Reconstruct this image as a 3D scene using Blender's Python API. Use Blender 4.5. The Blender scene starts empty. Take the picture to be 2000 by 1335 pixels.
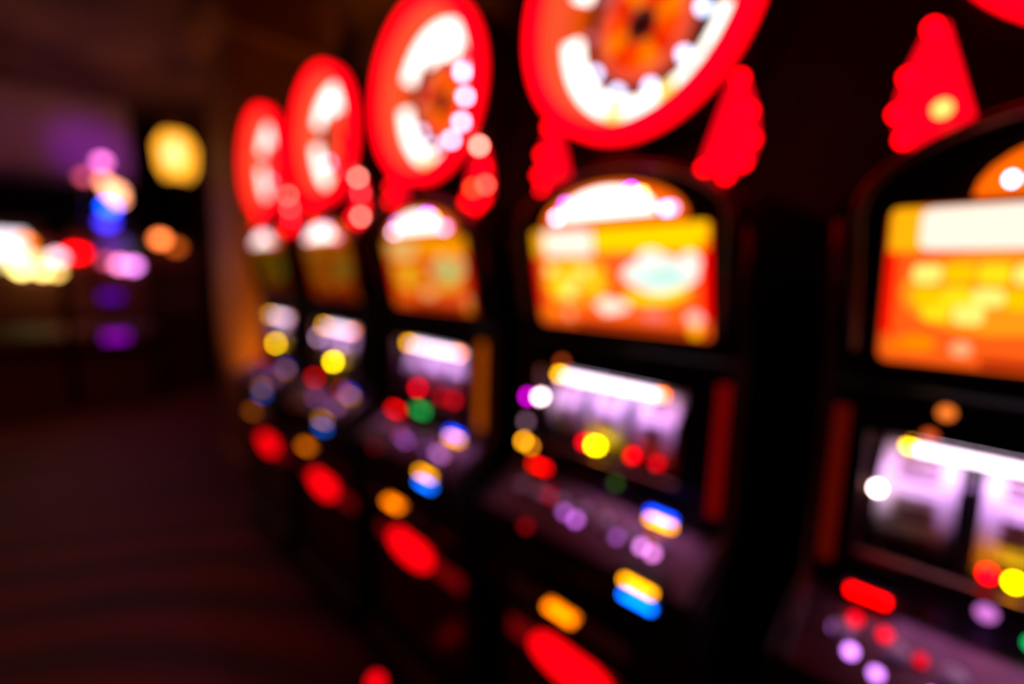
import bpy, math, random
from mathutils import Vector, Matrix
random.seed(7)
S = bpy.context.scene
COL = S.collection
PI = math.pi

# ------------------------------------------------------------------ camera
cam_data = bpy.data.cameras.new('camera')
cam = bpy.data.objects.new('camera', cam_data)
COL.objects.link(cam)
S.camera = cam
YAW, PITCH, ROLL = math.radians(45.105), math.radians(7.746), math.radians(1.478)
fwd = Vector((math.sin(YAW) * math.cos(PITCH), math.cos(YAW) * math.cos(PITCH), -math.sin(PITCH)))
rt = Vector((math.cos(YAW), -math.sin(YAW), 0))
up = rt.cross(fwd)
right = rt * math.cos(ROLL) + up * math.sin(ROLL)
upv = -rt * math.sin(ROLL) + up * math.cos(ROLL)
mat = Matrix((right, upv, -fwd)).transposed().to_4x4()
mat.translation = Vector((0, 0, 1.5))
cam.matrix_world = mat
cam_data.sensor_width = 36
cam_data.lens = 36 * 938.7 / 2000
cam_data.clip_start = 0.02
cam_data.dof.use_dof = True            # the photograph is focused far in front of everything
cam_data.dof.focus_distance = 0.25
cam_data.dof.aperture_fstop = 1.2

# ------------------------------------------------------------------ world, exposure
W = bpy.data.worlds.new('world'); S.world = W; W.use_nodes = True
W.node_tree.nodes['Background'].inputs[0].default_value = (0.02, 0.006, 0.004, 1)
W.node_tree.nodes['Background'].inputs[1].default_value = 0.3
S.view_settings.view_transform = 'Standard'
S.view_settings.look = 'None'
S.view_settings.exposure = 0.0
S.view_settings.gamma = 1.0
S.view_settings.use_curve_mapping = False
S.cycles.use_adaptive_sampling = False
S.cycles.use_denoising = True
S.cycles.max_bounces = 6
S.cycles.caustics_reflective = False
S.cycles.caustics_refractive = False
S.cycles.sample_clamp_indirect = 1.5


# ------------------------------------------------------------------ lights of the room and added fills
def area(name, loc, direction, size, color, power, size_y=None, spread=None):
    d = bpy.data.lights.new(name, 'AREA'); d.energy = power; d.color = color
    d.size = size
    if size_y: d.shape = 'RECTANGLE'; d.size_y = size_y
    if spread: d.spread = math.radians(spread)
    o = bpy.data.objects.new(name, d); COL.objects.link(o)
    o.location = loc
    o.rotation_euler = Vector(direction).to_track_quat('-Z', 'Y').to_euler()
    return o


def spot(name, loc, target, color, power, angle, blend=0.8, r=0.05):
    d = bpy.data.lights.new(name, 'SPOT'); d.energy = power; d.color = color
    d.spot_size = math.radians(angle); d.spot_blend = blend; d.shadow_soft_size = r
    o = bpy.data.objects.new(name, d); COL.objects.link(o)
    o.location = loc
    o.rotation_euler = (Vector(target) - Vector(loc)).to_track_quat('-Z', 'Y').to_euler()
    return o


AMBER = (1.0, 0.36, 0.06)
spot('wall_washer_lamp', (1.25, 2.9, 2.5), (2.0, 2.9, 3.15), (1.0, 0.26, 0.03), 15, 100)
spot('column_uplight_lamp', (0.62, 3.05, 0.25), (1.05, 3.62, 1.12), (1.0, 0.27, 0.02), 100, 62)
area('purple_cove_lamp', (0.1, 7.3, 3.0), (0.0, 1, -0.15), 1.3, (0.40, 0.05, 0.45), 0.22, 0.25)
spot('purple_sign_lamp', (0.55, 6.7, 2.75), (0.62, 7.6, 2.80), (0.38, 0.0, 0.80), 17.0, 60, 1.0)
area('aisle_fill', (-2.5, 4.0, 3.3), (0, 0, -1), 3.0, (1.0, 0.10, 0.03), 8, 5.0)  # unseen red fill, added to lift the dark aisle
area('far_bank_fill', (0.3, 5.4, 3.3), (0, 0.45, -1), 1.6, (1.0, 0.20, 0.03), 5, 0.5)  # unseen warm fill, added so the far machines do not go black
spot('ceiling_wash_lamp', (0.9, 5.2, 2.2), (0.7, 6.6, 3.4), AMBER, 14, 70)
spot('ceiling_wash_lamp', (-0.5, 4.6, 2.2), (-0.2, 5.6, 3.4), AMBER, 11, 60)


# ------------------------------------------------------------------ materials
MATS = {}


def principled(name, color, rough=0.5, metal=0.0, noise=0.0, scale=30.0, color2=None, bump=0.0):
    if name in MATS: return MATS[name]
    m = bpy.data.materials.new(name); m.use_nodes = True
    nt = m.node_tree; b = nt.nodes['Principled BSDF']
    b.inputs['Base Color'].default_value = (*color, 1)
    b.inputs['Roughness'].default_value = rough
    b.inputs['Metallic'].default_value = metal
    tc = nt.nodes.new('ShaderNodeTexCoord')
    n = nt.nodes.new('ShaderNodeTexNoise'); n.inputs['Scale'].default_value = scale
    n.inputs['Detail'].default_value = 3
    nt.links.new(tc.outputs['Object'], n.inputs['Vector'])
    r = nt.nodes.new('ShaderNodeValToRGB')
    c2 = color2 or tuple(c * 0.75 for c in color)
    r.color_ramp.elements[0].color = (*c2, 1); r.color_ramp.elements[1].color = (*color, 1)
    r.color_ramp.elements[0].position = 0.35; r.color_ramp.elements[1].position = 0.65
    nt.links.new(n.outputs['Fac'], r.inputs['Fac'])
    nt.links.new(r.outputs['Color'], b.inputs['Base Color'])
    if bump:
        bp = nt.nodes.new('ShaderNodeBump'); bp.inputs['Strength'].default_value = bump
        bp.inputs['Distance'].default_value = 0.004
        nt.links.new(n.outputs['Fac'], bp.inputs['Height'])
        nt.links.new(bp.outputs['Normal'], b.inputs['Normal'])
    MATS[name] = m
    return m


def emit(name, srgb, strength=1.0):
    """A lamp, screen or backlit panel: srgb is the colour it shows (0..255)."""
    key = '%s %.3g' % (name, strength)
    if key in MATS: return MATS[key]
    lin = [((c / 255 + 0.055) / 1.055) ** 2.4 if c > 10 else c / 255 / 12.92 for c in srgb]
    m = bpy.data.materials.new(key); m.use_nodes = True
    nt = m.node_tree; nt.nodes.clear()
    out = nt.nodes.new('ShaderNodeOutputMaterial')
    e = nt.nodes.new('ShaderNodeEmission')
    e.inputs[0].default_value = (*lin, 1); e.inputs[1].default_value = strength
    nt.links.new(e.outputs[0], out.inputs[0])
    MATS[key] = m
    return m


BLACK = principled('black lacquer', (0.012, 0.009, 0.010), 0.28)
DARK = principled('dark matte metal', (0.02, 0.014, 0.014), 0.5)
BRONZE = principled('bronze trim metal', (0.28, 0.12, 0.07), 0.34, 1.0)
CHROME = principled('chrome', (0.72, 0.68, 0.70), 0.22, 1.0)
DECKM = principled('brushed deck metal', (0.065, 0.032, 0.040), 0.34, 1.0)
PAPER = principled('white reel strip', (0.85, 0.82, 0.85), 0.5)
INK = principled('dark brown reel print', (0.10, 0.02, 0.015), 0.5)
BELLY = principled('dark red belly glass', (0.10, 0.004, 0.006), 0.25)
PLASTIC = principled('grey button plastic', (0.45, 0.38, 0.45), 0.3)

RED = (255, 0, 32)


# ------------------------------------------------------------------ mesh building
class MB:
    def __init__(s): s.v = []; s.f = []

    def add(s, vs, fs):
        k = len(s.v); s.v += [tuple(v) for v in vs]; s.f += [tuple(i + k for i in f) for f in fs]
        return s

    def box(s, x0, x1, y0, y1, z0, z1):
        v = [(x, y, z) for x in (x0, x1) for y in (y0, y1) for z in (z0, z1)]
        return s.add(v, [(0, 1, 3, 2), (4, 6, 7, 5), (0, 4, 5, 1), (2, 3, 7, 6), (0, 2, 6, 4), (1, 5, 7, 3)])

    def prism(s, poly, y0, y1, axis='y'):
        """poly: points (a, b) extruded along the axis; y: (x, z), x: (y, z), z: (x, y)"""
        n = len(poly)
        def P(a, b, t):
            return {'y': (a, t, b), 'x': (t, a, b), 'z': (a, b, t)}[axis]
        v = [P(a, b, y0) for a, b in poly] + [P(a, b, y1) for a, b in poly]
        f = [tuple(range(n))[::-1], tuple(range(n, 2 * n))]
        f += [(i, (i + 1) % n, n + (i + 1) % n, n + i) for i in range(n)]
        return s.add(v, f)

    def ring(s, ri, ro, x0, x1, a0=0.0, a1=2 * PI, n=48, cy=0.0, cz=0.0):
        """annular sector in the YZ plane, extruded along X"""
        full = abs(a1 - a0 - 2 * PI) < 1e-6
        m = n if full else n + 1
        v = []
        for i in range(m):
            a = a0 + (a1 - a0) * i / n
            c, q = math.cos(a), math.sin(a)
            for r, x in ((ri, x0), (ro, x0), (ro, x1), (ri, x1)):
                v.append((x, cy + r * c, cz + r * q))
        f = []
        for i in range(n):
            j = (i + 1) % m
            for k in range(4):
                l = (k + 1) % 4
                f.append((4 * i + k, 4 * i + l, 4 * j + l, 4 * j + k))
        if not full: f += [(0, 3, 2, 1), (4 * n, 4 * n + 1, 4 * n + 2, 4 * n + 3)]
        return s.add(v, f)

    def lathe(s, prof, o=(0, 0, 0), axis='x', n=20):
        """profile (r, t) revolved round the axis through o"""
        v = []; f = []; m = len(prof)
        for i in range(n):
            a = 2 * PI * i / n; c, q = math.cos(a), math.sin(a)
            for r, t in prof:
                p = {'x': (t, r * c, r * q), 'y': (r * c, t, r * q), 'z': (r * c, r * q, t)}[axis]
                v.append((o[0] + p[0], o[1] + p[1], o[2] + p[2]))
        for i in range(n):
            j = (i + 1) % n
            for k in range(m - 1):
                f.append((i * m + k, i * m + k + 1, j * m + k + 1, j * m + k))
        f.append(tuple(i * m for i in range(n)))
        f.append(tuple(i * m + m - 1 for i in range(n))[::-1])
        return s.add(v, f)

    def tube(s, pts, r, n=8):
        v = []; f = []
        pts = [Vector(p) for p in pts]
        for i, p in enumerate(pts):
            d = (pts[min(i + 1, len(pts) - 1)] - pts[max(i - 1, 0)]).normalized()
            a = d.cross(Vector((1, 0.02, 0.01))).normalized(); b = d.cross(a)
            for k in range(n):
                t = 2 * PI * k / n
                v.append(tuple(p + a * r * math.cos(t) + b * r * math.sin(t)))
        for i in range(len(pts) - 1):
            for k in range(n):
                l = (k + 1) % n
                f.append((i * n + k, i * n + l, (i + 1) * n + l, (i + 1) * n + k))
        f.append(tuple(range(n))); f.append(tuple(range((len(pts) - 1) * n, len(pts) * n))[::-1])
        return s.add(v, f)

    def mesh(s, name, m, bevel=0, smooth=False):
        me = bpy.data.meshes.new(name)
        me.from_pydata(s.v, [], s.f); me.update()
        import bmesh
        bm = bmesh.new(); bm.from_mesh(me)
        bmesh.ops.recalc_face_normals(bm, faces=bm.faces)
        if bevel:
            es = [e for e in bm.edges if e.is_manifold and e.calc_face_angle(0) > 0.6]
            bmesh.ops.bevel(bm, geom=es, offset=bevel, segments=2, profile=0.6, affect='EDGES', clamp_overlap=True)
        bm.to_mesh(me); bm.free()
        if smooth:
            for p in me.polygons: p.use_smooth = len(p.vertices) <= 4
        me.materials.append(m)
        return me


CACHE = {}


def part(name, key, build, m, parent, loc=(0, 0, 0), rot=(0, 0, 0), bevel=0, smooth=False, label=None):
    """A mesh of its own under its thing; alike pieces share mesh data."""
    k = (name, key, m.name)
    if k not in CACHE:
        b = MB(); build(b); CACHE[k] = b.mesh(name, m, bevel, smooth)
    o = bpy.data.objects.new(name, CACHE[k]); COL.objects.link(o)
    o.parent = parent; o.location = loc; o.rotation_euler = rot
    if label: o['label'] = label
    return o


def thing(name, loc, label, cat, group=None, rz=0):
    o = bpy.data.objects.new(name, None); COL.objects.link(o)
    o.location = loc; o.rotation_euler = (0, 0, rz); o.empty_display_size = 0.1
    o['label'] = label; o['category'] = cat
    if group: o['group'] = group
    return o


def struct(name, b, m, bevel=0):
    o = bpy.data.objects.new(name, b.mesh(name, m, bevel)); COL.objects.link(o); o['kind'] = 'structure'
    return o


# ------------------------------------------------------------------ the room
def carpet():
    m = bpy.data.materials.new('dark red patterned carpet'); m.use_nodes = True
    nt = m.node_tree; b = nt.nodes['Principled BSDF']; b.inputs['Roughness'].default_value = 0.6
    tc = nt.nodes.new('ShaderNodeTexCoord')
    mp = nt.nodes.new('ShaderNodeMapping'); mp.inputs['Location'].default_value = (1.2, -0.6, 0)
    w = nt.nodes.new('ShaderNodeTexWave'); w.wave_type = 'RINGS'; w.rings_direction = 'Z'
    w.inputs['Scale'].default_value = 0.9; w.inputs['Distortion'].default_value = 2.0; w.inputs['Detail'].default_value = 1
    n = nt.nodes.new('ShaderNodeTexNoise'); n.inputs['Scale'].default_value = 1.7
    r = nt.nodes.new('ShaderNodeValToRGB')
    r.color_ramp.elements[0].color = (0.015, 0.008, 0.008, 1); r.color_ramp.elements[1].color = (0.17, 0.012, 0.012, 1)
    r.color_ramp.elements[0].position = 0.15; r.color_ramp.elements[1].position = 0.8
    mx = nt.nodes.new('ShaderNodeMix'); mx.data_type = 'FLOAT'; mx.inputs[0].default_value = 0.45
    nt.links.new(tc.outputs['Object'], mp.inputs[0]); nt.links.new(mp.outputs[0], w.inputs[0])
    nt.links.new(mp.outputs[0], n.inputs[0])
    nt.links.new(w.outputs['Fac'], mx.inputs[2]); nt.links.new(n.outputs['Fac'], mx.inputs[3])
    nt.links.new(mx.outputs[0], r.inputs[0]); nt.links.new(r.outputs[0], b.inputs['Base Color'])
    f = nt.nodes.new('ShaderNodeTexNoise'); f.inputs['Scale'].default_value = 400
    bp = nt.nodes.new('ShaderNodeBump'); bp.inputs['Strength'].default_value = 0.4; bp.inputs['Distance'].default_value = 0.003
    nt.links.new(tc.outputs['Object'], f.inputs[0]); nt.links.new(f.outputs['Fac'], bp.inputs['Height'])
    nt.links.new(bp.outputs['Normal'], b.inputs['Normal'])
    return m


WALLM = principled('dark wall panelling', (0.16, 0.085, 0.06), 0.55, scale=3, color2=(0.10, 0.05, 0.04))
CEILM = principled('dark painted ceiling', (0.22, 0.12, 0.08), 0.8, scale=1.2, color2=(0.08, 0.04, 0.035))
COLM = principled('amber plaster column', (0.42, 0.24, 0.13), 0.6, scale=5)
struct('floor', MB().box(-7, 2.0, -3, 13, -0.1, 0), carpet())
struct('ceiling', MB().box(-7, 2.0, -3, 13, 3.4, 3.5), CEILM)
struct('wall_right', MB().box(2.0, 2.1, -3, 13, -0.1, 3.5), WALLM)
struct('wall_left', MB().box(-7.1, -7, -3, 13, -0.1, 3.5), WALLM)
struct('wall_far', MB().box(-7.1, 2.1, 13, 13.1, -0.1, 3.5), WALLM)
struct('wall_behind_camera', MB().box(-7.1, 2.1, -3.1, -3, -0.1, 3.5), WALLM)
# square column with plinth and capital at the end of the row
cb = MB().box(1.02, 1.66, 3.62, 4.26, 0.14, 3.0)
struct('trim_1', cb, COLM, 0.01)
struct('trim_2', MB().box(0.98, 1.70, 3.58, 4.30, 0, 0.14), COLM, 0.01)
struct('trim_3', MB().prism([(1.02, 3.0), (0.94, 3.2), (0.94, 3.4), (1.74, 3.4), (1.74, 3.2), (1.66, 3.0)], 3.56, 4.32), COLM, 0.01)
# dropped soffit over the far bank, washed by its purple cove
struct('trim_4', MB().prism([(7.6, 2.55), (7.6, 3.4), (9.6, 3.4), (9.6, 2.55), (9.4, 2.45), (7.8, 2.45)], -4.0, 1.0, axis='x'),
       principled('soffit plaster', (0.5, 0.42, 0.42), 0.7, scale=2), 0.01)

# ------------------------------------------------------------------ the slot machine
XO, YO = 0.90, 0.617          # machine-local zero in the measured row
PITCHM = 0.72


def slope_x(z): return (0.915 - XO) + (1.608 - z) * 0.22       # leaning plane of the top screen


def screen_prism(b, poly, lift, thick=0.003):
    """poly (y, z) laid on the leaning screen plane"""
    n = len(poly)
    v = [(slope_x(z) - lift - thick, y, z) for y, z in poly] + [(slope_x(z) - lift, y, z) for y, z in poly]
    f = [tuple(range(n)), tuple(range(n, 2 * n))[::-1]] + [(i, (i + 1) % n, n + (i + 1) % n, n + i) for i in range(n)]
    b.add(v, f)


def ell(cy, cz, ry, rz, n=18, a0=0, a1=2 * PI, wob=0.0, k=5):
    return [(cy + ry * (1 + wob * math.cos(k * t)) * math.cos(t), cz + rz * (1 + wob * math.cos(k * t)) * math.sin(t))
            for t in [a0 + (a1 - a0) * i / n for i in range(n)]]


def rect(y0, y1, z0, z1, r=0.006):
    p = []
    for cy, cz, a in ((y1 - r, z1 - r, 0), (y0 + r, z1 - r, PI / 2), (y0 + r, z0 + r, PI), (y1 - r, z0 + r, 1.5 * PI)):
        for i in range(4):
            t = a + i * PI / 6
            p.append((cy + r * math.cos(t), cz + r * math.sin(t)))
    return p


def bulb(parent, name, loc, m, r=0.008, key=None, label=None):
    """a domed lamp lens facing the aisle"""
    prof = [(r, 0.006), (r, 0.0), (r * 0.85, -r * 0.45), (r * 0.5, -r * 0.8), (r * 0.12, -r * 0.95)]
    return part(name, ('bulb', round(r, 4)), lambda b: b.lathe(prof, axis='x', n=14), m, parent, loc, smooth=True, label=label)


# artwork of the top screen: name, outline (y, z), colour, lift
ART = [
    ('banner', rect(0.185, 0.224, 1.552, 1.612), (255, 170, 10), 1.1, 1),
    ('banner', rect(0.045, 0.190, 1.553, 1.611, 0.012), (255, 235, 215), 1.1, 2),
    ('banner', rect(-0.221, 0.04, 1.560, 1.612), (255, 185, 0), 1.3, 1),
    ('side_stripe', rect(0.213, 0.225, 1.425, 1.55), (255, 0, 0), 1.1, 1),
    ('side_stripe', rect(-0.2255, -0.206, 1.420, 1.58), (255, 0, 0), 1.1, 1),
    ('gold_field', ell(0.105, 1.492, 0.100, 0.058, 20), (255, 150, 22), 1.0, 1),
    ('shield', ell(-0.115, 1.512, 0.082, 0.038, 24, wob=0.06, k=4), (232, 252, 240), 1.0, 2),
    ('shield', ell(-0.185, 1.535, 0.022, 0.022, 12), (255, 238, 225), 1.1, 3),
    ('shield', ell(-0.10, 1.545, 0.030, 0.018, 12), (255, 232, 225), 1.1, 3),
    ('shield_mark', ell(-0.13, 1.508, 0.045, 0.016, 14), (200, 242, 226), 0.95, 4),
    ('ribbon', [(-0.035, 1.476), (-0.08, 1.470), (-0.13, 1.474), (-0.175, 1.490), (-0.183, 1.474), (-0.14, 1.452), (-0.085, 1.446), (-0.03, 1.452)], (255, 205, 10), 1.15, 2),
    ('starburst', ell(0.012, 1.438, 0.032, 0.018, 20, wob=0.15, k=5), (255, 235, 215), 1.15, 2),
    ('starburst', ell(-0.022, 1.440, 0.020, 0.012, 14, wob=0.1, k=5), (255, 225, 210), 1.1, 3),
    ('coin', ell(-0.193, 1.398, 0.014, 0.013, 14), (255, 165, 0), 1.3, 3),
    ('cloud', ell(-0.192, 1.425, 0.018, 0.014, 14), (255, 205, 190), 0.9, 2),
    ('cloud', ell(-0.10, 1.424, 0.028, 0.012, 14), (255, 120, 110), 0.9, 1),
    ('cloud', ell(0.130, 1.412, 0.012, 0.011, 14), (255, 175, 120), 1.0, 2),
    ('coin', ell(0.180, 1.416, 0.022, 0.014, 14), (255, 130, 0), 1.1, 2),
    ('coin', ell(0.205, 1.408, 0.012, 0.010, 12), (255, 120, 0), 1.0, 3),
    ('mist', ell(0.02, 1.540, 0.06, 0.007, 14), (255, 100, 30), 1.0, 1),
    ('mist', ell(-0.06, 1.542, 0.07, 0.010, 14), (255, 80, 60), 0.9, 1),
]
rr = random.Random(3)
for row, (y0, y1, z0, hh) in enumerate(((0.02, 0.195, 1.520, 0.013), (0.03, 0.19, 1.487, 0.013), (0.11, 0.18, 1.463, 0.014))):
    n = 5 if row < 2 else 2
    for i in range(n):
        cy = y1 - (i + 0.5) * (y1 - y0) / n
        c = (255, 232, 110) if (i + row) % 3 == 0 else (255, 190, 0) if (i + row) % 3 == 1 else (255, 212, 20)
        ART.append(('gold_block', rect(cy - 0.016, cy + 0.016, z0 - hh + rr.uniform(-.002, .002), z0 + hh, 0.008), c, 1.1, 2 + (i % 2)))

WING = [(-0.245, 1.868), (-0.266, 1.807), (-0.274, 1.757), (-0.262, 1.718), (-0.232, 1.698), (-0.190, 1.716)]


def cone(b, n=64):
    """open funnel inside the wheel: wide at the rim, narrower at the white segments"""
    pr = [(0.2345, 0.0305), (0.231, 0.0305), (0.213, 0.104), (0.213, 0.110), (0.2345, 0.110)]
    v = [(x, r * math.cos(2 * PI * i / n), r * math.sin(2 * PI * i / n)) for i in range(n) for r, x in pr]
    b.add(v, [(i * 5 + k, i * 5 + (k + 1) % 5, (i + 1) % n * 5 + (k + 1) % 5, (i + 1) % n * 5 + k) for i in range(n) for k in range(5)])


def slot_machine(m, label, lv):
    """lv: brightness and lamp settings of this machine"""
    root = thing('slot_machine', (XO, YO + (m - 1) * PITCHM, 0), label, 'slot machine', 'slot machines in the near row')
    g = lambda name, key, build, mt, **k: part(name, key, build, mt, root, **k)
    # --- cabinet body
    body = [(0.0, 0.13), (0.0, 0.60), (-0.055, 0.69), (-0.085, 0.86), (-0.095, 0.895), (-0.090, 0.908), (0.062, 0.985),
            (0.085, 0.985), (0.085, 1.34), (0.075, 1.36), (0.02, 1.62), (0.03, 1.66), (0.55, 1.66), (0.55, 0.13)]
    prof = [(0.015, 0.13), (0.015, 0.60), (-0.045, 0.69), (-0.07, 0.86), (-0.07, 0.885), (0.07, 0.96), (0.25, 0.96),
            (0.25, 1.32), (0.09, 1.34), (0.06, 1.60), (0.55, 1.64), (0.55, 0.13)]
    g('cabinet', 0, lambda b: b.prism(prof, -0.272, 0.272), BLACK)
    for sy in (-1, 1):
        g('side_panel', 0, lambda b: b.prism(body, -0.014, 0.014), DARK, loc=(0, sy * 0.287, 0), bevel=0.003)
        pts = [(-0.092, 0, 0.90), (0.058, 0, 0.985), (0.070, 0, 1.05), (0.072, 0, 1.34), (0.058, 0, 1.40), (0.012, 0, 1.60)]
        g('edge_trim', 0, lambda b: b.tube(pts, 0.009), BRONZE, loc=(0, sy * 0.287, 0), smooth=True)
    g('base', 0, lambda b: b.prism([(-0.06, 0), (-0.06, 0.10), (-0.03, 0.13), (0.55, 0.13), (0.55, 0)], -0.30, 0.30), DARK, bevel=0.004)
    for sy, c, st in lv.get('trim', ()):  # reflections along the cabinet edges, painted as dim emissive strips
        g('trim_reflection', sy, lambda b: b.prism([(0.040, 1.03), (0.052, 1.03), (0.056, 1.30), (0.044, 1.30)], sy * 0.262 - 0.010, sy * 0.262 + 0.010), emit('painted trim reflection %d' % c[1], c, st))
    # --- arched head with marquee
    head = [(0.272, 1.34), (0.272, 1.62)] + [(0.272 * math.cos(t), 1.62 + 0.13 * math.sin(t)) for t in [PI * i / 16 for i in range(1, 16)]] + [(-0.272, 1.62), (-0.272, 1.34)]
    g('head', 0, lambda b: b.prism([(y, z) for y, z in head], 0.10, 0.50, axis='x'), BLACK)
    arch = [(0.03, 0.255, 1.40), (0.0, 0.265, 1.60)] + [(0.0, 0.265 * math.cos(t), 1.61 + 0.125 * math.sin(t)) for t in [PI * i / 20 for i in range(1, 20)]] + [(0.0, -0.265, 1.60), (0.03, -0.255, 1.40)]
    g('arch_trim', 0, lambda b: b.tube(arch, 0.008), BRONZE, smooth=True)
    face = [(y * 0.96, z) for y, z in head[1:-1]]
    g('marquee_panel', 0, lambda b: b.prism(face, 0.012, 0.10, axis='x'), BLACK)
    dk = lv['dome']
    sign = g('marquee_sign', 0, lambda b: b.prism([(0.178, 1.622), (-0.178, 1.622)] + [(-0.178 * math.cos(t), 1.622 + 0.083 * math.sin(t)) for t in [PI * i / 14 for i in range(1, 14)]], -0.004, 0.014, axis='x'),
             emit('amber marquee glass', (255, 100, 4), 1.3 * min(1, dk)))
    part('sign_face', 0, lambda b: b.prism([(0.118, 1.636), (-0.118, 1.636)] + [(-0.118 * math.cos(t), 1.636 + 0.056 * math.sin(t)) for t in [PI * i / 12 for i in range(1, 12)]], -0.009, -0.004, axis='x'),
         emit('white marquee lettering panel', (255, 242, 232), 2.8 * dk), sign)
    for (y, z, c, st, r) in ((-0.142, 1.640, (255, 165, 235), 11, 0.008), (-0.155, 1.640, (255, 140, 190), 7, 0.008), (0.135, 1.640, (255, 200, 235), 12, 0.0075),
                             (0.11, 1.668, (235, 90, 255), 12, 0.006), (-0.06, 1.682, (190, 40, 255), 26, 0.007), (-0.085, 1.672, (255, 190, 90), 18, 0.007)):
        bulb(sign, 'sign_bulb', (-0.006, y, z), emit('marquee bulb %d' % c[1], c, st * dk * (1 if m < 3 else 0.4)), r)
    if m == 0: sign.scale = (1, 0.78, 0.95); sign.location = (0, 0, 0.081)
    # --- top screen
    sb = lv['screen']  # viewing-angle dimming is put into each screen's strength and tint
    tn = lv.get('tint', (1, 1, 1))
    T = lambda c: tuple(a * b for a, b in zip(c, tn))
    frame = MB
    g('screen_bezel', 0, lambda b: [screen_prism(b, p, -0.02, 0.03) for p in (rect(-0.27, 0.27, 1.352, 1.384), rect(-0.27, -0.227, 1.384, 1.616), rect(0.227, 0.27, 1.384, 1.616))], BLACK)
    scr = g('top_screen', 0, lambda b: screen_prism(b, rect(-0.226, 0.226, 1.384, 1.613, 0.012), 0.0), emit('orange screen glass %d' % m, T((255, 92, 20)), 1.1 * sb))
    part('lower_banner', 0, lambda b: screen_prism(b, rect(-0.215, 0.11, 1.387, 1.402), 0.0032, 0.001), emit('dim brown screen strip', (190, 45, 8), 0.9 * sb), scr)
    for i, (nm, poly, c, st, lift) in enumerate(ART):
        part(nm, i, lambda b: screen_prism(b, poly, 0.003 + lift * 0.0012, 0.0012), emit('screen art %d %d %d' % T(c), T(c), st * sb * 1.1), scr)
    # --- reel window
    g('reel_bezel', 0, lambda b: [b.box(0.055, 0.08, y0, y1, z0, z1) for y0, y1, z0, z1 in ((-0.272, 0.272, 1.265, 1.335), (-0.272, 0.272, 0.965, 1.055), (-0.272, -0.18, 1.055, 1.265), (0.225, 0.272, 1.055, 1.265))], BLACK, bevel=0.003)
    g('window_frame', 0, lambda b: b.tube([(0.052, y, z) for y, z in ((-0.178, 1.06), (-0.178, 1.262), (0.222, 1.262), (0.222, 1.06), (-0.178, 1.06))], 0.004), BRONZE)
    for k, yc in enumerate((0.158, 0.032, -0.095)):
        reel = g('reel', 0, lambda b: b.lathe([(0.10, -0.051), (0.112, -0.050), (0.112, 0.050), (0.10, 0.051)], axis='y', n=40), PAPER, loc=(0.20, yc, 1.135), smooth=False)
        for s in range(10):
            a = 2 * PI * (s + 0.05 * k) / 10 + 0.05
            for j, dj in enumerate((-0.13, 0.0, 0.13)):
                part('reel_symbol', 0, lambda b: b.box(-0.1145, -0.1115, -0.026, 0.026, -0.0045, 0.0045), INK, reel, rot=(0, a + dj, 0))
    for yd in (0.095, -0.0315):
        g('reel_divider', 0, lambda b: b.prism([(0.080, 1.06), (0.080, 1.20), (0.110, 1.228), (0.30, 1.24), (0.30, 1.04)], -0.006, 0.006), BLACK, loc=(0, yd, 0))
    strip = g('reel_light', 0, lambda b: b.tube([(0.098, -0.105, 1.244), (0.098, 0.165, 1.244)], 0.0105), emit('reel fluorescent tube', (255, 222, 250), 6))
    for y, c, st in ((0.172, (255, 175, 0), 9), (-0.118, (255, 110, 20), 9)):
        bulb(root, 'reel_bulb', (0.075, y, 1.250), emit('reel bulb %d' % c[1], c, st * 2), 0.009)
    g('window_line', 0, lambda b: b.box(0.060, 0.066, -0.07, 0.165, 1.2645, 1.2675), emit('magenta window line', (255, 0, 160), 2.2))
    L = area('reel_lamp', (0.06, 0.03, 1.254), (0.35, 0, -1), 0.36, (0.66, 0.30, 0.86), 0.50 * lv['reel'], 0.02)
    L.data.spread = math.radians(150)
    L.parent = root
    # payline lamps and indicators on the reel bezel, plus amber reflections painted as bulbs
    for (y, z, c, st, r) in lv['lamps']:
        bulb(root, 'lamp_and_glint', (0.055, y * 1.0, z), emit('indicator or glint %d %d %d' % c, c, st), r)
    rb = lv['slot']
    g('coin_slot_light', 0, lambda b: b.box(0.028, 0.036, 0.168, 0.222, 0.992, 1.004), emit('red coin slot light', (255, 0, 0), 6 * rb), bevel=0.002)
    g('coin_slot_plate', 0, lambda b: b.box(0.034, 0.06, 0.160, 0.232, 0.986, 1.010), DARK, bevel=0.003)
    g('display_plate', 0, lambda b: b.box(0.034, 0.075, -0.196, -0.120, 0.965, 1.006), DARK, bevel=0.003)
    vb = lv['validator']
    g('display_line', 0, lambda b: b.box(0.026, 0.036, -0.188, -0.130, 0.992, 0.999), emit('blue display line', (0, 60, 255), 9 * vb))
    g('display_line', 1, lambda b: b.box(0.026, 0.036, -0.188, -0.130, 0.975, 0.982), emit('amber display line', (255, 160, 0), 9 * vb))
    # --- sloping button deck with its buttons
    sl = math.atan2(0.985 - 0.908, 0.062 + 0.090)
    deck = g('button_deck', 0, lambda b: b.prism([(-0.090, 0.893), (-0.090, 0.907), (0.060, 0.983), (0.06, 0.965)], -0.272, 0.272), DECKM)
    for i in range(7):
        y = 0.215 - i * 0.066
        c = [(190, 0, 20), (190, 90, 200), (205, 110, 215), (120, 30, 110), (190, 90, 200), (225, 120, 225), (225, 140, 225)][i]
        st = [0.7, 1.2, 1.4, 0.25, 0.8, 2.2, 2.2][i] * lv['deck']
        bt = part('deck_button', 0, lambda b: b.lathe([(0.017, 0), (0.017, 0.006), (0.013, 0.010), (0.003, 0.011)], axis='z', n=16),
                  PLASTIC, deck, (-0.012, y, 0.948), (0, -sl, 0), smooth=True)
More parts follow.
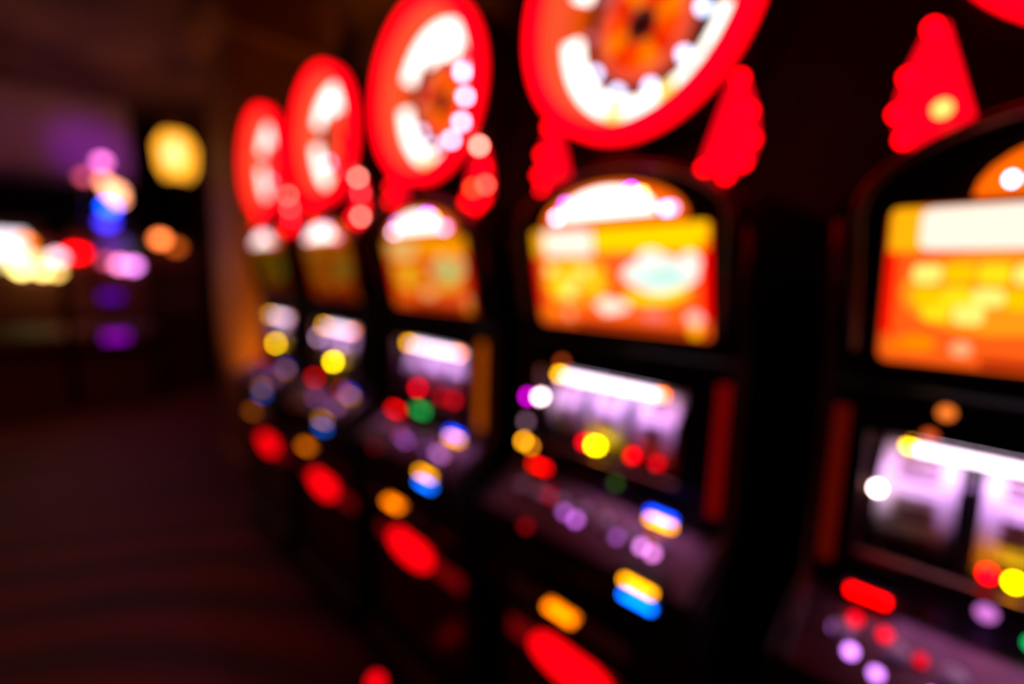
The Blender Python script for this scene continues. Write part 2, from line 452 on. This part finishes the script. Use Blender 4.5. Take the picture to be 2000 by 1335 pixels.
    for (y, z, c, st) in ((0.120, 0.955, (190, 0, 20), 2.5), (0.120, 0.905, (170, 0, 14), 2.2), (0.055, 0.943, (180, 90, 200), 4.2), (0.018, 0.940, (190, 95, 210), 5.5),
                          (-0.092, 0.942, (170, 85, 190), 2.8), (-0.150, 0.944, (215, 125, 220), 6), (-0.178, 0.942, (215, 120, 205), 6), (-0.160, 0.962, (190, 90, 10), 2)):
        bulb(root, 'button_light', (-0.030 + (z - 0.945) * 1.7, y, z), emit('button light %d %d %d' % c, c, st * lv['deck']), 0.0075)
    if m == 0:
        for (y, z, c, st) in ((0.200, 0.930, (185, 110, 215), 6), (0.165, 0.922, (185, 110, 215), 5), (0.225, 0.944, (175, 95, 200), 4), (0.205, 0.958, (200, 0, 20), 4), (0.165, 0.955, (200, 0, 20), 4), (0.10, 0.925, (185, 110, 215), 6)):
            bulb(root, 'button_light', (-0.030 + (z - 0.935) * 1.7, y, z + 0.004), emit('button light %d %d %d' % c, c, st), 0.0085)
    # --- bill validator, coin tray, belly
    g('bill_validator', 0, lambda b: b.prism([(-0.070, 0.84), (-0.097, 0.85), (-0.098, 0.925), (-0.070, 0.94)], -0.235, -0.135), DARK, bevel=0.004)
    g('validator_light', 0, lambda b: b.box(-0.104, -0.096, -0.220, -0.152, 0.901, 0.909), emit('amber validator light', (255, 160, 0), 8 * vb))
    g('validator_light', 1, lambda b: b.box(-0.104, -0.096, -0.220, -0.152, 0.868, 0.876), emit('blue validator light', (0, 105, 255), 9 * vb))
    g('coin_tray', 0, lambda b: b.prism([(-0.050, 0.690), (-0.085, 0.705), (-0.095, 0.760), (-0.075, 0.760), (-0.068, 0.72), (-0.045, 0.71)], -0.17, 0.17), CHROME, bevel=0.003)
    g('tray_light', 0, lambda b: b.box(-0.103, -0.094, -0.032, 0.046, 0.731, 0.743), emit('orange tray light', (255, 120, 0), 5 * lv['tray']), bevel=0.002)
    g('belly_panel', 0, lambda b: b.box(-0.004, 0.018, -0.255, 0.255, 0.19, 0.585), BELLY, bevel=0.004)
    g('belly_rail', 0, lambda b: b.tube([(-0.006, -0.262, 0.592), (-0.010, 0, 0.592), (-0.006, 0.262, 0.592)], 0.010), BRONZE, smooth=True)
    g('belly_glow', 0, lambda b: b.prism(ell(0.035, 0.530, 0.127, 0.050, 24), -0.018, -0.003, axis='x'), emit('red belly glow', (255, 0, 12), 2.0 * lv['belly']))  # emissive red oval on the belly panel
    g('belly_glow_strip', 0, lambda b: b.box(-0.008, -0.003, -0.25, 0.25, 0.505, 0.55), emit('dim red belly glass', (120, 4, 8), 0.9))
    # --- topper
    top = g('wheel_mount', 0, lambda b: b.prism([(0.14, 1.73), (0.02, 1.73), (0.015, 1.82), (0.12, 1.82)], -0.05, 0.05), DARK, bevel=0.003)
    wh = g('topper_wheel', 0, lambda b: (b.ring(0.230, 0.262, 0.028, 0.215, n=64), b.ring(0.0001, 0.235, 0.19, 0.215, n=64)), DARK, loc=(-0.045, -0.033, 2.052))
    part('rim_light', 0, lambda b: b.ring(0.232, 0.264, 0.018, 0.030, n=72), emit('red wheel rim', (255, 0, 16), 3.6), wh)
    part('rim_side', 0, lambda b: b.ring(0.2605, 0.2642, 0.024, 0.06, n=72), emit('red wheel rim side', (255, 0, 16), 2.5), wh)
    part('drum_wall', 0, cone, emit('coral drum wall', (255, 84, 45), 1.0), wh)
    wst = lv['wheel']
    IN = (0, 0.028, 0.0)
    for i in range(28):
        a = math.radians(i * 360 / 28)
        deg = i * 360 / 28 + 6
        if 160 < deg < 195 or 3 < deg < 30: continue   # unlit gaps
        # angle 0 points to +y (image left)
        da = math.radians(360 / 28 - 1.0)
        if 58 < deg < 128:
            part('light_segment', ('tall', i), lambda b: b.ring(0.115, 0.211, 0.094, 0.107, a, a + da, 3), emit('white wheel segment', (255, 246, 236), 2.6 * wst), wh)
        elif deg in (): pass
        else:
            part('light_segment', i, lambda b: b.ring(0.166, 0.211, 0.094, 0.107, a, a + da, 3), emit('white wheel segment', (255, 246, 236) , 2.6 * wst) if i not in (19, 22) else emit('yellow wheel segment', (255, 226, 110), 1.8 * wst), wh)
    part('segment_backing', 0, lambda b: b.ring(0.160, 0.214, 0.108, 0.112, n=48), emit('orange segment backing', (255, 88, 8), 0.8), wh)
    part('inner_ring', 0, lambda b: b.ring(0.122, 0.2, 0.150, 0.165, n=48), principled('maroon ring', (0.05, 0.012, 0.014), 0.5), wh, IN)
    part('pink_ring', 0, lambda b: b.ring(0.096, 0.118, 0.132, 0.150, n=48), emit('coral inner ring', (255, 90, 60), 0.85), wh, IN)
    for i in range(12):
        a = 2 * PI * i / 12
        c = [(255, 70, 0), (225, 35, 0), (255, 120, 0)][i % 3]
        part('wedge', ('w', i), lambda b: b.ring(0.030, 0.094, 0.136, 0.160, a, a + 2 * PI / 12 - 0.03, 3), emit('wheel wedge %d' % c[1], c, 1.15), wh, IN)
    part('hub', 0, lambda b: b.lathe([(0.036, 0.160), (0.036, 0.130), (0.026, 0.119), (0.004, 0.115)], axis='x', n=20), BELLY, wh, IN, smooth=True)
    for i in range(10):
        deg = (5 + 36 * i) % 360
        a = math.radians(deg)
        lit = 140 < deg < 345
        bulb(wh, 'wheel_bulb', (0.132, IN[1] + 0.138 * math.cos(a), IN[2] + 0.138 * math.sin(a)), emit('ice white bulb', (200, 214, 255), 4.4) if lit else emit('dim pink bulb', (170, 90, 110), 1.2), 0.0115)
    for y, z in ((-0.222, -0.011), (-0.236, -0.076), (-0.220, -0.137), (-0.178, -0.176)):
        bulb(wh, 'rim_bulb', (0.014, y, z), emit('lit rim bulb', (205, 208, 255), 10) if m == 2 else emit('red rim bulb', (255, 0, 16), 3.6), 0.010)
    part('pointer', 0, lambda b: b.prism([(0.0, 0.17), (0.018, 0.225), (-0.018, 0.225)], 0.10, 0.108, axis='x'), BRONZE, wh)
    # winged lamp boards either side
    for sy in (1, -1):
        pts = [(y * -sy if sy > 0 else y, z) for y, z in WING]
        pts = [(abs(y) * sy, z) for y, z in WING]
        if sy > 0: pts = [(y - 0.035, z) for y, z in pts]
        inner = [(pts[-1][0] - 0.012 * sy, 1.712), (pts[0][0] - 0.016 * sy, 1.872)]
        pts_out = [(y + (0.006 * sy if i < 5 else 0), z) for i, (y, z) in enumerate(pts)]
        w = g('lamp_board', sy, lambda b: b.prism(pts_out + inner, 0.045, 0.06, axis='x'), emit('red lamp board', (255, 0, 24), 1.7))
        w['label'] = 'red lit winged lamp board'
        g('board_bracket', sy, lambda b: b.box(0.06, 0.10, sy * 0.20 - 0.008, sy * 0.20 + 0.008, 1.66, 1.74), DARK)
        for i, (y, z) in enumerate(pts):
            c, st = lv['wing'].get((sy, i), ((255, 0, 10), 9))
            bulb(w, 'board_bulb', (0.041, y, z), emit('board bulb %d %d %d' % c, c, st), 0.0095)
        if (sy, 'mid') in lv['wing']:
            c, st = lv['wing'][(sy, 'mid')]
            bulb(w, 'board_bulb', (0.041, pts[2][0] - 0.052 * sy, 1.753), emit('board bulb %d %d %d' % c, c, st), 0.011)
    return root


SAL = (255, 135, 120)
YEL, REDL, WHT = (255, 215, 0), (225, 0, 12), (255, 225, 225)
base_lamps = lambda: []
CFG = {
    0: dict(trim=[(1, (95, 10, 2), 0.7)], screen=1.0, dome=1.0, reel=1.0, slot=1.4, validator=1, deck=1.0, tray=1, belly=1, wheel=1,  # trim holds the painted edge reflections
            lamps=[(0.204, 1.172, (255, 225, 225), 20, 0.0075), (0.135, 1.315, (150, 70, 20), 5, 0.010), (0.150, 1.275, (140, 50, 15), 4, 0.009),  # the dim amber entries are painted bezel reflections
                   (0.038, 1.088, YEL, 15, 0.009), (0.065, 1.088, REDL, 12, 0.009), (0.01, 1.010, (0, 130, 60), 6, 0.010), (0.06, 1.03, (150, 80, 150), 3, 0.012)],
            wing={(1, 'mid'): ((255, 150, 70), 4.2), (1, 4): ((255, 60, 50), 12), (1, 5): ((255, 50, 10), 12)}),
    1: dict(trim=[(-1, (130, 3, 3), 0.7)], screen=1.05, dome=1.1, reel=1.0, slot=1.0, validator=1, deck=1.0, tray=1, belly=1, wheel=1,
            lamps=[(0.222, 1.180, (255, 215, 220), 22, 0.0085), (0.266, 1.172, (200, 0, 200), 14, 0.0085), (0.270, 1.100, (130, 90, 110), 5, 0.009),
                   (0.278, 1.040, (255, 165, 20), 14, 0.008), (0.250, 1.034, (235, 140, 20), 9, 0.008), (0.150, 1.285, (150, 55, 15), 5, 0.009),  # the last, dim amber entry is a painted bezel reflection
                   (0.041, 1.093, (255, 225, 0), 24, 0.0085), (0.031, 1.093, (255, 225, 0), 18, 0.008), (0.070, 1.093, (225, 0, 20), 12, 0.008), (-0.066, 1.097, REDL, 10, 0.0085), (-0.128, 1.098, (190, 0, 16), 7, 0.0085),
                   (-0.028, 1.018, (35, 55, 10), 6, 0.009)],
            wing={}),
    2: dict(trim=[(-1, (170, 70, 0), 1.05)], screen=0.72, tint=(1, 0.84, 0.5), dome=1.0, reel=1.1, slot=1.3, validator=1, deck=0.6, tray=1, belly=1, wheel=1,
            lamps=[(0.085, 1.097, (220, 0, 24), 14, 0.0095), (-0.060, 1.093, (150, 0, 10), 8, 0.0095), (-0.120, 1.093, (170, 0, 10), 9, 0.0095),
                   (0.070, 1.020, (10, 125, 50), 8, 0.011), (0.045, 1.019, (10, 125, 50), 8, 0.011), (0.096, 1.021, (10, 115, 50), 6, 0.009)],
            wing={(-1, 0): (SAL, 22), (-1, 2): ((255, 75, 60), 16), (-1, 'mid'): ((255, 60, 20), 12)}),
    3: dict(screen=0.20, tint=(1, 0.72, 0.2), dome=1.0, reel=1.1, slot=1.1, validator=0.4, deck=0.35, tray=0.6, belly=1, wheel=1,
            lamps=[(0.044, 1.094, YEL, 34, 0.010), (0.20, 1.19, (200, 150, 190), 10, 0.009), (0.0, 1.03, (20, 60, 10), 6, 0.010), (-0.03, 0.98, (190, 20, 0), 8, 0.010)],
            wing={(-1, 0): (SAL, 20), (-1, 1): ((255, 60, 70), 14), (-1, 3): (SAL, 18)}),
    4: dict(screen=0.10, tint=(0.9, 0.8, 0.15), dome=0.8, reel=0.8, slot=0.5, validator=0.35, deck=0.25, tray=0.3, belly=0.9, wheel=0.8,
            lamps=[(0.044, 1.094, (255, 200, 10), 26, 0.011)],
            wing={(-1, 0): (SAL, 14), (-1, 1): ((255, 90, 90), 14), (-1, 2): ((255, 40, 60), 12)}),
}
LBL = {
    0: 'black slot machine nearest the camera, cut off by the right edge of the photo',
    1: 'black slot machine second from the right, under the biggest fully lit red wheel',
    2: 'middle black slot machine of the row, green light under its reels',
    3: 'second to last black slot machine, its red wheel overlapping the last one',
    4: 'last black slot machine of the row, beside the amber column',
}
for m in range(5): slot_machine(m, LBL[m], CFG[m])

# low stand with an emissive red lens beside the third machine
t = thing('floor_glow', (0.735, 1.346, 0), 'small round red glow on a low stand beside the base of the middle slot machine', 'light')
part('glow_stand', 0, lambda b: b.lathe([(0.04, 0), (0.04, 0.02), (0.014, 0.03), (0.014, 0.09), (0.028, 0.11), (0.02, 0.111)], axis='z', n=20), DARK, t, smooth=True)
part('glow_lens', 0, lambda b: b.lathe([(0.024, 0.108), (0.022, 0.124), (0.012, 0.136), (0.002, 0.138)], axis='z', n=20), emit('red floor lens', (255, 0, 18), 2.2), t, smooth=True)

# ------------------------------------------------------------------ hanging lantern
t = thing('pendant_lantern', (0.96, 5.0, 2.22), 'hexagonal glowing amber glass lantern hanging left of the red wheels', 'lantern')
t.scale = (1.15, 1.15, 1.10)


def hexring(b, prof):
    b.lathe(prof, axis='z', n=6)


glow = part('lantern_glass', 0, lambda b: hexring(b, [(0.075, 0.02), (0.115, 0.10), (0.125, 0.26), (0.08, 0.35)]), emit('amber lantern glass', (255, 168, 40), 2.3), t)
part('lantern_core', 0, lambda b: b.lathe([(0.01, 0.10), (0.045, 0.13), (0.05, 0.20), (0.03, 0.26), (0.008, 0.29)], o=(-0.03, -0.085, 0), axis='z', n=12), emit('lantern flame bulb', (255, 235, 170), 1.5), t, smooth=True, label='brighter pale bulb')
part('lantern_cap', 0, lambda b: hexring(b, [(0.09, 0.35), (0.03, 0.40), (0.012, 0.44)]), BRONZE, t)
part('lantern_foot', 0, lambda b: hexring(b, [(0.015, -0.02), (0.05, 0.0), (0.078, 0.02)]), BRONZE, t)
for i in range(6):
    a = 2 * PI * i / 6
    part('lantern_rib', i, lambda b: b.tube([(r * math.cos(a), r * math.sin(a), z) for r, z in ((0.078, 0.02), (0.118, 0.10), (0.128, 0.26), (0.083, 0.35))], 0.004, 6), BRONZE, t)
part('lantern_rod', 0, lambda b: b.tube([(0, 0, 0.43), (0, 0, 1.07)], 0.006, 8), DARK, t)

# ------------------------------------------------------------------ far bank of machines across the aisle
FM = {}


def far_machine(x, y, label, lamps, screens, rz=0.0, h=1.75):
    """simpler upright machine seen across the aisle, facing -y"""
    r = thing('upright_slot_machine', (x, y, 0), label, 'slot machine', 'slot machines across the aisle', rz)
    prof = [(0.0, 0.0), (0.0, 0.62), (-0.10, 0.72), (-0.10, 0.80), (0.03, 0.90), (0.05, 1.25), (0.0, 1.55), (0.02, h), (0.5, h), (0.5, 0)]
    part('cabinet', h, lambda b: b.prism(prof, -0.31, 0.31, axis='x'), principled('brown far cabinet', (0.16, 0.06, 0.04), 0.45), r, bevel=0.006)
    part('button_deck', 0, lambda b: b.prism([(-0.103, 0.802), (-0.103, 0.812), (0.027, 0.912), (0.029, 0.90)], -0.27, 0.27, axis='x'), DARK, r)
    for k in range(4):
        part('deck_button', 0, lambda b: b.lathe([(0.022, 0), (0.022, 0.012), (0.004, 0.016)], axis='z', n=12), BLACK, r, (-0.18 + 0.12 * k, -0.04, 0.86), (math.atan2(.1, .13), 0, 0))
    part('topper_box', h, lambda b: b.box(-0.24, 0.24, 0.05, 0.35, h, h + 0.16), DARK, r, bevel=0.01)
    for (dx, z, w, hh, c, st) in screens:
        part('screen', (w, hh), lambda b: b.box(-w / 2, w / 2, -0.008, 0.0, -hh / 2, hh / 2), emit('far screen %d %d %d' % c, c, st), r, (dx, -0.005 if z > 1.4 else (0.028 if z > .95 else -0.112), z), bevel=0.003)
    for (dx, z, rad, c, st) in lamps:
        yy = 0.03 if z > h else -0.03
        part('far_lamp', round(rad, 3), lambda b: b.lathe([(0.01, -rad), (rad * 0.9, -rad * 0.6), (rad * 1.35, 0), (rad * 0.9, rad * 0.6), (0.01, rad)], axis='z', n=12), emit('far lamp %d %d %d' % c, c, st), r, (dx, yy, z), smooth=True).name = 'candle_lamp'
        if z > h + 0.18:
            part('lamp_post', round(z, 2), lambda b: b.tube([(0, 0.1, h + 0.15), (0, 0.08, z - rad)], 0.012, 6), DARK, r, (dx, 0, 0))
    return r


far_machine(0.60, 6.55, 'tall dark machine across the aisle topped by pink lamps and a bright blue beacon',
            [(0.02, 2.55, 0.045, (225, 105, 190), 7), (-0.13, 2.38, 0.04, (170, 60, 80), 6), (0.02, 2.36, 0.04, (255, 150, 110), 6),
             (0.10, 2.27, 0.07, (255, 165, 120), 5), (0.13, 2.19, 0.05, (255, 160, 120), 5), (0.045, 2.10, 0.055, (0, 70, 255), 12), (0.03, 2.13, 0.03, (0, 60, 255), 12), (0.02, 1.95, 0.06, (70, 50, 255), 5),
             (-0.26, 1.62, 0.055, (255, 0, 6), 9), (-0.21, 1.62, 0.045, (255, 0, 6), 9), (0.09, 1.52, 0.045, (225, 120, 180), 8), (0.20, 1.51, 0.045, (215, 120, 215), 8), (-0.02, 1.55, 0.035, (170, 60, 90), 6)],
            [(0.06, 1.72, 0.22, 0.16, (120, 60, 180), 0.75), (0.19, 1.66, 0.07, 0.2, (0, 70, 60), 0.9), (0.0, 1.185, 0.17, 0.075, (85, 0, 150), 1.6), (0.0, 0.775, 0.2, 0.075, (135, 0, 170), 1.8)], h=1.80)
far_machine(-0.10, 6.55, 'machine at the left edge of the photo with a blinding warm white screen',
            [(0.31, 1.57, 0.05, (230, 170, 190), 6), (0.20, 1.44, 0.04, (255, 215, 120), 9), (0.30, 1.43, 0.035, (230, 180, 90), 8), (0.06, 1.45, 0.045, (255, 220, 120), 10), (0.10, 1.70, 0.05, (255, 120, 30), 5)],
            [(-0.06, 1.66, 0.34, 0.26, (255, 235, 250), 2.2), (0.06, 1.53, 0.36, 0.12, (255, 235, 130), 1.7)])
far_machine(-0.85, 6.7, 'machine beyond the left edge of the photo, beside the one with the white screen',
            [(0.0, 2.0, 0.05, (255, 120, 60), 4)], [(0, 1.6, 0.4, 0.3, (255, 150, 60), 0.8), (0, 1.12, 0.3, 0.15, (200, 60, 160), 0.6)])
far_machine(1.32, 7.4, 'dark machine across the aisle left of the column with two orange globe lamps',
            [(-0.12, 1.85, 0.06, (255, 125, 60), 7), (0.04, 1.76, 0.055, (165, 70, 15), 5)], [(0, 1.55, 0.3, 0.12, (60, 10, 20), 0.5), (0, 1.12, 0.3, 0.15, (30, 4, 8), 0.8)])
